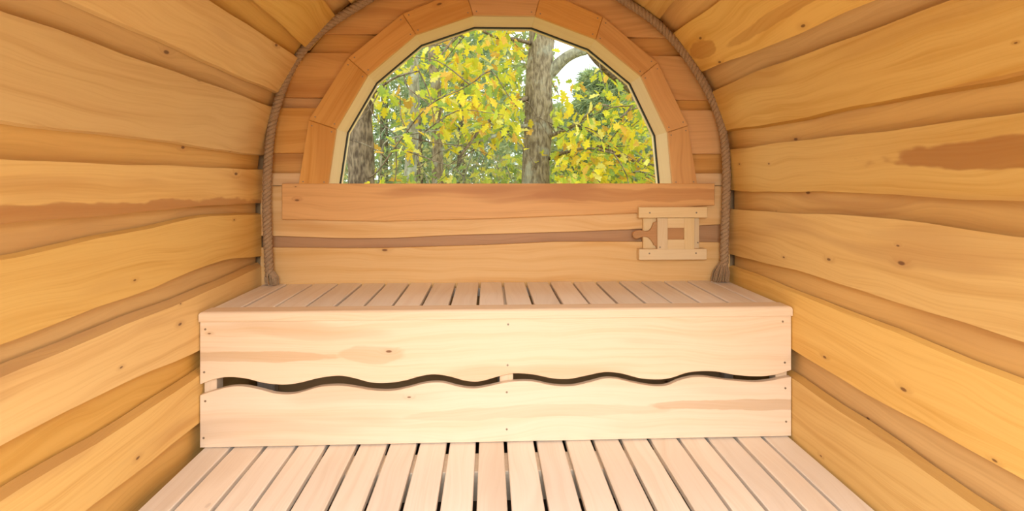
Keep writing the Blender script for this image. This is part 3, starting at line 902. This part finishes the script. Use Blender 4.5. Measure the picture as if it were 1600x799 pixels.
ground = None
def make_ground():
    n_ = 24; vs = []; fs = []
    for i in range(n_ + 1):
        for j in range(n_ + 1):
            x = -22 + 46 * i / n_; y = -14 + 51 * j / n_
            vs.append((x, y, -0.42 + .22 * mnoise.noise(Vector((x * .3, y * .3, 0))) * min(1, max(0, abs(y - .9) / 2 - 1)) + .012 * max(0, y - 3)))
    for i in range(n_):
        for j in range(n_):
            a = i * (n_ + 1) + j; fs.append((a, a + n_ + 1, a + n_ + 2, a + 1))
    m = bpy.data.materials.new('leaf_litter'); m.use_nodes = True
    nt = m.node_tree; bs = nt.nodes['Principled BSDF']
    tc = N(nt, 'ShaderNodeTexCoord'); nz_ = N(nt, 'ShaderNodeTexNoise'); nz_.inputs['Scale'].default_value = 3; nz_.inputs['Detail'].default_value = 8
    nt.links.new(tc.outputs['Object'], nz_.inputs['Vector'])
    nt.links.new(mixc(nt, smoothstep(nt, nz_.outputs['Fac'], .4, .6), (.16, .15, .05), (.36, .27, .10)), bs.inputs['Base Color'])
    bs.inputs['Roughness'].default_value = 1
    o = mesh_obj('ground', vs, fs, m, None, smooth=True); o['kind'] = 'structure'
make_ground()
GZ = -0.3

# --- oak with the thick trunk
TR = random.Random(11)
oak = empty('oak_tree', (at(840, 281, 7.0).x, 7.0, GZ))
tag(oak, 'yellow-leaved oak with the thick straight trunk right of centre outside the window', 'tree')
b0 = at(836, 286, 7.0)
limb('trunk', [(b0.x - .05, 7.0, GZ - .1), (b0.x, 7.0, .9), at(841, 180, 7.0), at(843, 110, 7.0), at(846, 40, 7.0), (at(848, 0, 7.0).x, 7.0, 5.5)], .195, .13, M['bark'], oak, 28, .16, 3, .07)
boughs = []
def bough(parent, pts, r0, r1, mat, sides=8, seed=1):
    o, P = limb('branch', pts, r0, r1, mat, parent, sides, .12, seed, .08)
    boughs.append((P, parent)); return o
bough(oak, [at(850, 125, 7.0), at(868, 105, 6.95), at(885, 90, 6.9), at(905, 80, 6.85), at(930, 72, 6.8), at(985, 40, 6.7)], .085, .05, M['bark_lichen'], 10, 2)
bough(oak, [at(836, 150, 7.0), at(808, 160, 6.8), at(782, 180, 6.5), at(755, 195, 6.2), at(738, 220, 6.0), at(718, 245, 5.9)], .035, .012, M['bark_dark'], 7, 4)
bough(oak, [at(836, 196, 7.0), at(800, 200, 6.7), at(770, 214, 6.4), at(725, 226, 6.1), at(690, 236, 5.9)], .03, .01, M['bark_lichen'], 7, 5)
bough(oak, [at(836, 70, 7.0), at(808, 62, 6.7), at(775, 58, 6.4), at(750, 45, 6.1), at(735, 25, 5.9)], .03, .010, M['bark_dark'], 7, 6)
bough(oak, [at(850, 215, 7.0), at(880, 205, 6.7), at(905, 190, 6.4), at(935, 165, 6.1), at(958, 168, 5.9)], .03, .010, M['bark'], 7, 7)
bough(oak, [at(852, 250, 7.0), at(885, 238, 6.6), at(920, 232, 6.2), at(960, 240, 5.9)], .028, .010, M['bark_dark'], 7, 8)
bough(oak, [at(836, 40, 7.0), at(790, 20, 6.4), at(730, 40, 5.9), at(690, 85, 5.6), at(680, 95, 5.5)], .03, .008, M['bark_dark'], 7, 9)

# --- dark trunk at the left edge of the glass
oak2 = empty('oak_tree', (at(562, 281, 6.0).x, 6.0, GZ))
tag(oak2, 'dark rough-barked trunk with yellow sprays at the left edge of the window', 'tree')
b1 = at(565, 286, 6.0)
limb('trunk', [(b1.x - .02, 6.0, GZ - .1), (b1.x, 6.0, .9), at(562, 230, 6.0), at(560, 180, 6.0), at(566, 130, 6.0), (at(575, 60, 6).x, 6.0, 4.5)], .165, .085, M['bark_dark'], oak2, 24, .2, 9, .07)
bough(oak2, [at(572, 280, 6.0), at(590, 268, 5.7), at(625, 220, 5.5), at(670, 165, 5.3), at(720, 140, 5.2), at(745, 125, 5.1)], .012, .005, M['bark_dark'], 6, 3)
bough(oak2, [at(566, 160, 6.0), at(590, 140, 5.8), at(620, 120, 5.6), at(660, 110, 5.5)], .022, .008, M['bark_dark'], 6, 5)
bough(oak2, [at(595, 270, 5.8), at(600, 225, 5.7), at(630, 212, 5.6), at(690, 203, 5.5)], .012, .006, M['bark_lichen'], 6, 6)

# --- slim trunks
def slim(u0, u1, Y, d, mat, label, sd):
    p = at(u0, 286, Y); q = at(u1, 40, Y)
    t = empty('slim_tree', (p.x, Y, GZ)); tag(t, label, 'tree', 'slim trunks outside')
    m_ = p.lerp(q, .5) + Vector((.04, 0, 0))
    limb('trunk', [(p.x, Y, GZ - .1), p, m_, q, q + (q - p) * .9], d * .55, d * .32, mat, t, 16, .16, sd, .09)
    return t
s1 = slim(684, 672, 7.6, .16, M['bark'], 'slim straight trunk halfway between the left edge and the thick oak', 2)
s2 = slim(641, 645, 8.4, .18, M['bark_lichen'], 'slim lichen-covered grey-green trunk beside the other slim trunk', 4)
s3 = slim(655, 640, 10.5, .14, M['bark_dark'], 'thin distant brown trunk behind the lichen-covered one', 6)
oak3 = empty('oak_tree', (at(1026, 281, 7.5).x, 7.5, GZ))
tag(oak3, 'grey-brown trunk with drooping boughs at the lower right corner of the window', 'tree')
b3 = at(1030, 286, 7.5)
limb('trunk', [(b3.x, 7.5, GZ - .1), (b3.x, 7.5, .9), at(1026, 240, 7.5), at(1034, 190, 7.5), at(1050, 120, 7.5), at(1060, 0, 7.5)], .11, .08, M['bark_lichen'], oak3, 18, .16, 5, .08)
bough(oak3, [at(1022, 260, 7.5), at(1000, 252, 7.2), at(972, 245, 6.9), at(945, 232, 6.6), at(920, 225, 6.4)], .045, .014, M['bark_dark'], 8, 6)
bough(oak3, [at(1024, 275, 7.5), at(995, 268, 7.2), at(965, 275, 6.9)], .018, .008, M['bark_lichen'], 6, 7)
bough(oak3, [at(1052, 190, 7.4), at(1010, 165, 6.5), at(985, 140, 6.0), at(955, 115, 5.7), at(925, 84, 5.5), at(905, 40, 5.4)], .03, .045, M['bark_dark'], 8, 8)
bough(oak3, [at(985, 140, 6.0), at(990, 160, 5.8), at(975, 180, 5.7), at(965, 185, 5.6)], .02, .008, M['bark_dark'], 6, 9)

def uv_of(p):
    dx, dy, dz = p.x, p.y, p.z - CAM_H
    xr = dx * math.cos(YAW) - dy * math.sin(YAW); dp = dx * math.sin(YAW) + dy * math.cos(YAW)
    return 800 + F_PX * xr / dp, 281 - F_PX * dz / dp
def clear(p):
    # the crowns are thin in front of the thick trunk and the dark trunk, and open to the sky beside the big limb
    u, v = uv_of(p)
    if 812 < u < 866 and p.y < 7.3: return TR.random() < .10
    if u < 588 and v > 150 and p.y < 6.3: return TR.random() < .15
    if 655 < u < 688 and p.y < 7.8: return TR.random() < .45
    if 862 < u < 935 and 30 < v < 108: return TR.random() < .10
    if 862 < u < 940 and v < 185: return TR.random() < .45
    return True
# --- thin dark twigs off the boughs
for P, tree in list(boughs):
    for k in range(4):
        i = TR.randrange(1, len(P)); q = P[i]
        d = Vector((TR.uniform(-1, 1), TR.uniform(-.4, .4), TR.uniform(-.9, .5))).normalized() * TR.uniform(.35, .8)
        m_ = q + d * .5 + Vector((TR.gauss(0, .06), 0, TR.gauss(.05, .06)))
        limb('twig', [q, m_, q + d, q + d * 1.3 + Vector((TR.gauss(0, .08), 0, -.10))], .008, .0025, M['bark_dark'], tree, 5, 0, k, .1)
# --- oak leaves: sprays along the boughs and through the crowns
leaf_spots = []     # (position, size, tree)
def spray(c, n_, sp, tree, smin=.09, smax=.15, cols=YEL):
    tw = Vector((TR.uniform(-1, 1), TR.uniform(-.5, .5), TR.uniform(-.6, .3))).normalized()
    for k in range(n_):
        p = c + Vector((TR.gauss(0, sp), TR.gauss(0, sp), TR.gauss(0, sp * .55)))
        if clear(p):
            leaf_spots.append((p, TR.uniform(smin, smax), tree, jit(TR.choice(cols), TR)))
for P, tree in boughs:
    for i in range(2, len(P), 3):
        if TR.random() < .75: spray(P[i] + Vector((TR.gauss(0, .1), TR.gauss(0, .1), TR.gauss(-.02, .08))), 5, .12, tree)
def region(u0, u1, v0, v1, Y0, Y1, count, tree, cols=YEL, smin=.09, smax=.15):
    for k in range(count):
        spray(at(TR.uniform(u0, u1), TR.uniform(v0, v1), TR.uniform(Y0, Y1)), 9, .13, tree, smin, smax, cols)
GRN = [(.40, .48, .10), (.50, .56, .10), (.62, .62, .10), (.30, .40, .10), (.70, .62, .10)]
region(690, 835, 30, 215, 5.6, 7.8, 70, oak)
region(690, 835, 130, 200, 5.6, 7.2, 16, oak)
region(855, 1060, 100, 290, 5.8, 8.0, 95, oak3)
region(860, 1010, 190, 285, 5.6, 6.8, 22, oak3)
region(560, 690, 50, 190, 5.8, 8.2, 30, oak2)
region(580, 700, 240, 290, 5.8, 7.5, 8, oak2, GRN)
region(700, 830, 235, 290, 7.2, 9.0, 12, oak, GRN)
region(300, 560, 0, 290, 6.0, 8.0, 45, oak2)
region(1040, 1350, -20, 290, 6.0, 8.0, 55, oak3)
region(540, 1040, -120, 40, 6.0, 8.0, 50, oak)
camv = Vector((0, 0, CAM_H))
def in_view(p):
    d = p - camv
    xr = d.x * math.cos(YAW) - d.y * math.sin(YAW); dp = d.x * math.sin(YAW) + d.y * math.cos(YAW)
    u = 800 + F_PX * xr / dp; v = 281 - F_PX * d.z / dp
    return 540 < u < 1025 and 50 < v < 285
ranked = sorted(range(len(leaf_spots)), key=lambda i: -(leaf_spots[i][1] / leaf_spots[i][0].y if in_view(leaf_spots[i][0]) else 0))
single = set(ranked[:300])
variants = []
for k, c in enumerate(YEL):
    vs, fs = leaf_shape(1.0, Matrix.Identity(4))
    me = bpy.data.meshes.new('leaf'); me.from_pydata([tuple(v) for v in vs], [], fs); me.materials.append(M['leaf'])
    ca = me.color_attributes.new('leaf_colour', 'FLOAT_COLOR', 'CORNER')
    ca.data.foreach_set('color', [*c, 1.0] * len(me.loops))
    variants.append(me)
soups = {}
for i, (p, sz, tree, c) in enumerate(leaf_spots):
    m4 = rand_mat(p, TR)
    if i in single:
        o = bpy.data.objects.new('leaf', TR.choice(variants)); col.objects.link(o); o.parent = tree
        loc, rot, _ = m4.decompose()
        o.location = loc - tree.location; o.rotation_euler = rot.to_euler(); o.scale = (sz, sz, sz)
    else:
        vs, fs = leaf_shape(sz, m4)
        soups.setdefault(tree.name, (Soup(), tree))[0].add(vs, fs, c)
for s_, t_ in soups.values():
    s_.build('foliage', M['leaf'], t_)

# --- background: pines, bushes, far crowns
PR = random.Random(23)
PINE = [(.38, .48, .27), (.46, .54, .29), (.52, .58, .29), (.34, .44, .26), (.56, .58, .27)]
def pine(x, y, ht, rad, n_, label, cols=PINE):
    t = empty('pine_tree', (x, y, GZ)); tag(t, label, 'tree', 'pines behind the oaks')
    limb('trunk', [(x, y, GZ - .1), (x + .05, y, ht * .5), (x, y, ht)], .12, .03, M['bark_dark'], t, 10, .1, x)
    s_ = Soup()
    for k in range(n_):
        z = PR.uniform(.3, ht); w = rad * (1.05 - z / ht * .75)
        a = PR.uniform(0, 2 * PI); q = math.sqrt(PR.random()) * w
        p = Vector((x + q * math.cos(a), y + q * math.sin(a), z - q * .12))
        c = jit(PR.choice(cols), PR, .25)
        out_ = Vector((math.cos(a), math.sin(a), PR.uniform(-.5, .5)))
        vs, fs = [], []
        for b in range(5):
            d = (out_ + Vector((PR.gauss(0, .55), PR.gauss(0, .55), PR.gauss(0, .55)))).normalized() * PR.uniform(.14, .28)
            sd = d.cross(Vector((PR.random(), PR.random(), PR.random()))).normalized() * .014
            i0 = len(vs); vs += [p - sd, p + sd, p + d]; fs.append((i0, i0 + 1, i0 + 2))
        s_.add(vs, fs, c)
    s_.build('needles', M['needle'], t)
pine(2.2, 10.5, 3.1, 1.3, 3800, 'blue-green pine crown right of the thick oak trunk')
pine(-0.6, 11.5, 6.0, 1.6, 3800, 'pale green pine seen between the slim trunks and the thick oak')
pine(-2.4, 12.5, 6.5, 1.7, 3400, 'pale green pine behind the slim trunks at left')
pine(4.6, 12.0, 3.6, 1.8, 3400, 'green pine behind the leaves at the right of the window')
pine(-5.0, 13.0, 7.0, 1.9, 2600, 'pale green pine behind the dark trunk at the left edge')
pine(7.2, 13.5, 6.0, 1.9, 2200, 'green pine furthest right behind the window frame')
OLV = [(.42, .42, .16), (.50, .48, .18), (.36, .38, .16), (.56, .52, .17), (.46, .39, .19)]
def bush(x, y, w, ht, n_, label, cols, lsz=(.06, .11)):
    t = empty('bush', (x, y, GZ)); tag(t, label, 'bush', 'undergrowth outside the window')
    for k in range(5):
        a = PR.uniform(0, 2 * PI)
        limb('stem', [(x, y, GZ - .05), (x + .3 * math.cos(a) * w, y + .2 * math.sin(a), ht * .5), (x + .7 * math.cos(a) * w, y + .5 * math.sin(a), ht * .95)], .025, .006, M['bark_lichen'], t, 5, 0, k, .3)
    s_ = Soup()
    for k in range(n_):
        a = PR.uniform(0, 2 * PI); b = math.asin(PR.uniform(-.2, 1)); q = PR.random() ** .4
        p = Vector((x + w * q * math.cos(a) * math.cos(b), y + w * .7 * q * math.sin(a) * math.cos(b), GZ + .2 + ht * q * max(0, math.sin(b) * .9 + .1)))
        vs, fs = simple_leaf(PR.uniform(*lsz), rand_mat(p, PR))
        s_.add(vs, fs, jit(PR.choice(cols), PR, .25))
    s_.build('foliage', M['leaf'], t)
bush(-2.6, 9.2, 1.3, 2.0, 1800, 'olive bush low between the dark trunk and slim trunks', OLV)
bush(-0.7, 9.5, 1.3, 2.1, 1800, 'olive bush low left of the thick oak trunk', OLV)
bush(0.6, 9.0, 1.0, 1.7, 1300, 'grey-green bush low at the foot of the thick oak', OLV)
bush(2.2, 9.2, 1.4, 2.2, 1800, 'yellow-green bush low right of the thick oak trunk', GRN)
bush(4.2, 9.8, 1.5, 2.4, 1700, 'yellow-green bush low at the right edge of the window', GRN)
bush(-4.4, 9.5, 1.5, 2.3, 1500, 'olive bush low beyond the left window edge', OLV)
FAR = [(.46, .51, .24), (.54, .58, .26), (.60, .58, .24), (.40, .47, .24), (.64, .60, .20)]
def far_tree(x, y, ht, w, label):
    t = empty('far_tree', (x, y, GZ)); tag(t, label, 'tree', 'distant crowns')
    limb('trunk', [(x, y, GZ - .1), (x + .1, y, ht * .5), (x, y, ht * .9)], .16, .05, M['bark_dark'], t, 8, .1, x, .4)
    s_ = Soup()
    for k in range(4200):
        a = PR.uniform(0, 2 * PI); q = PR.random() ** .5; z = PR.uniform(.4, ht)
        p = Vector((x + w * q * math.cos(a), y + w * .6 * q * math.sin(a), z))
        vs, fs = simple_leaf(PR.uniform(.16, .30), rand_mat(p, PR))
        s_.add(vs, fs, jit(PR.choice(FAR), PR, .25))
    s_.build('foliage', M['leaf'], t)
far = [(-9, 7.5, 'hazy green crown far left behind the window edge'), (-5.6, 8.0, 'hazy yellow-green crown behind the dark left trunk'), (-2.4, 7.2, 'hazy green crown far behind the slim trunks'), (0.4, 7.6, 'hazy green crown far behind the thick oak, left side'), (3.0, 3.4, 'low hazy crown under the patch of white sky'), (5.8, 3.8, 'low hazy crown far behind the right leaves'), (8.8, 6.0, 'hazy crown far right behind the window edge')]
for i, (x, ht, lab) in enumerate(far):
    far_tree(x, 17.0 + (i % 3) * 1.2, ht, 1.75, lab)
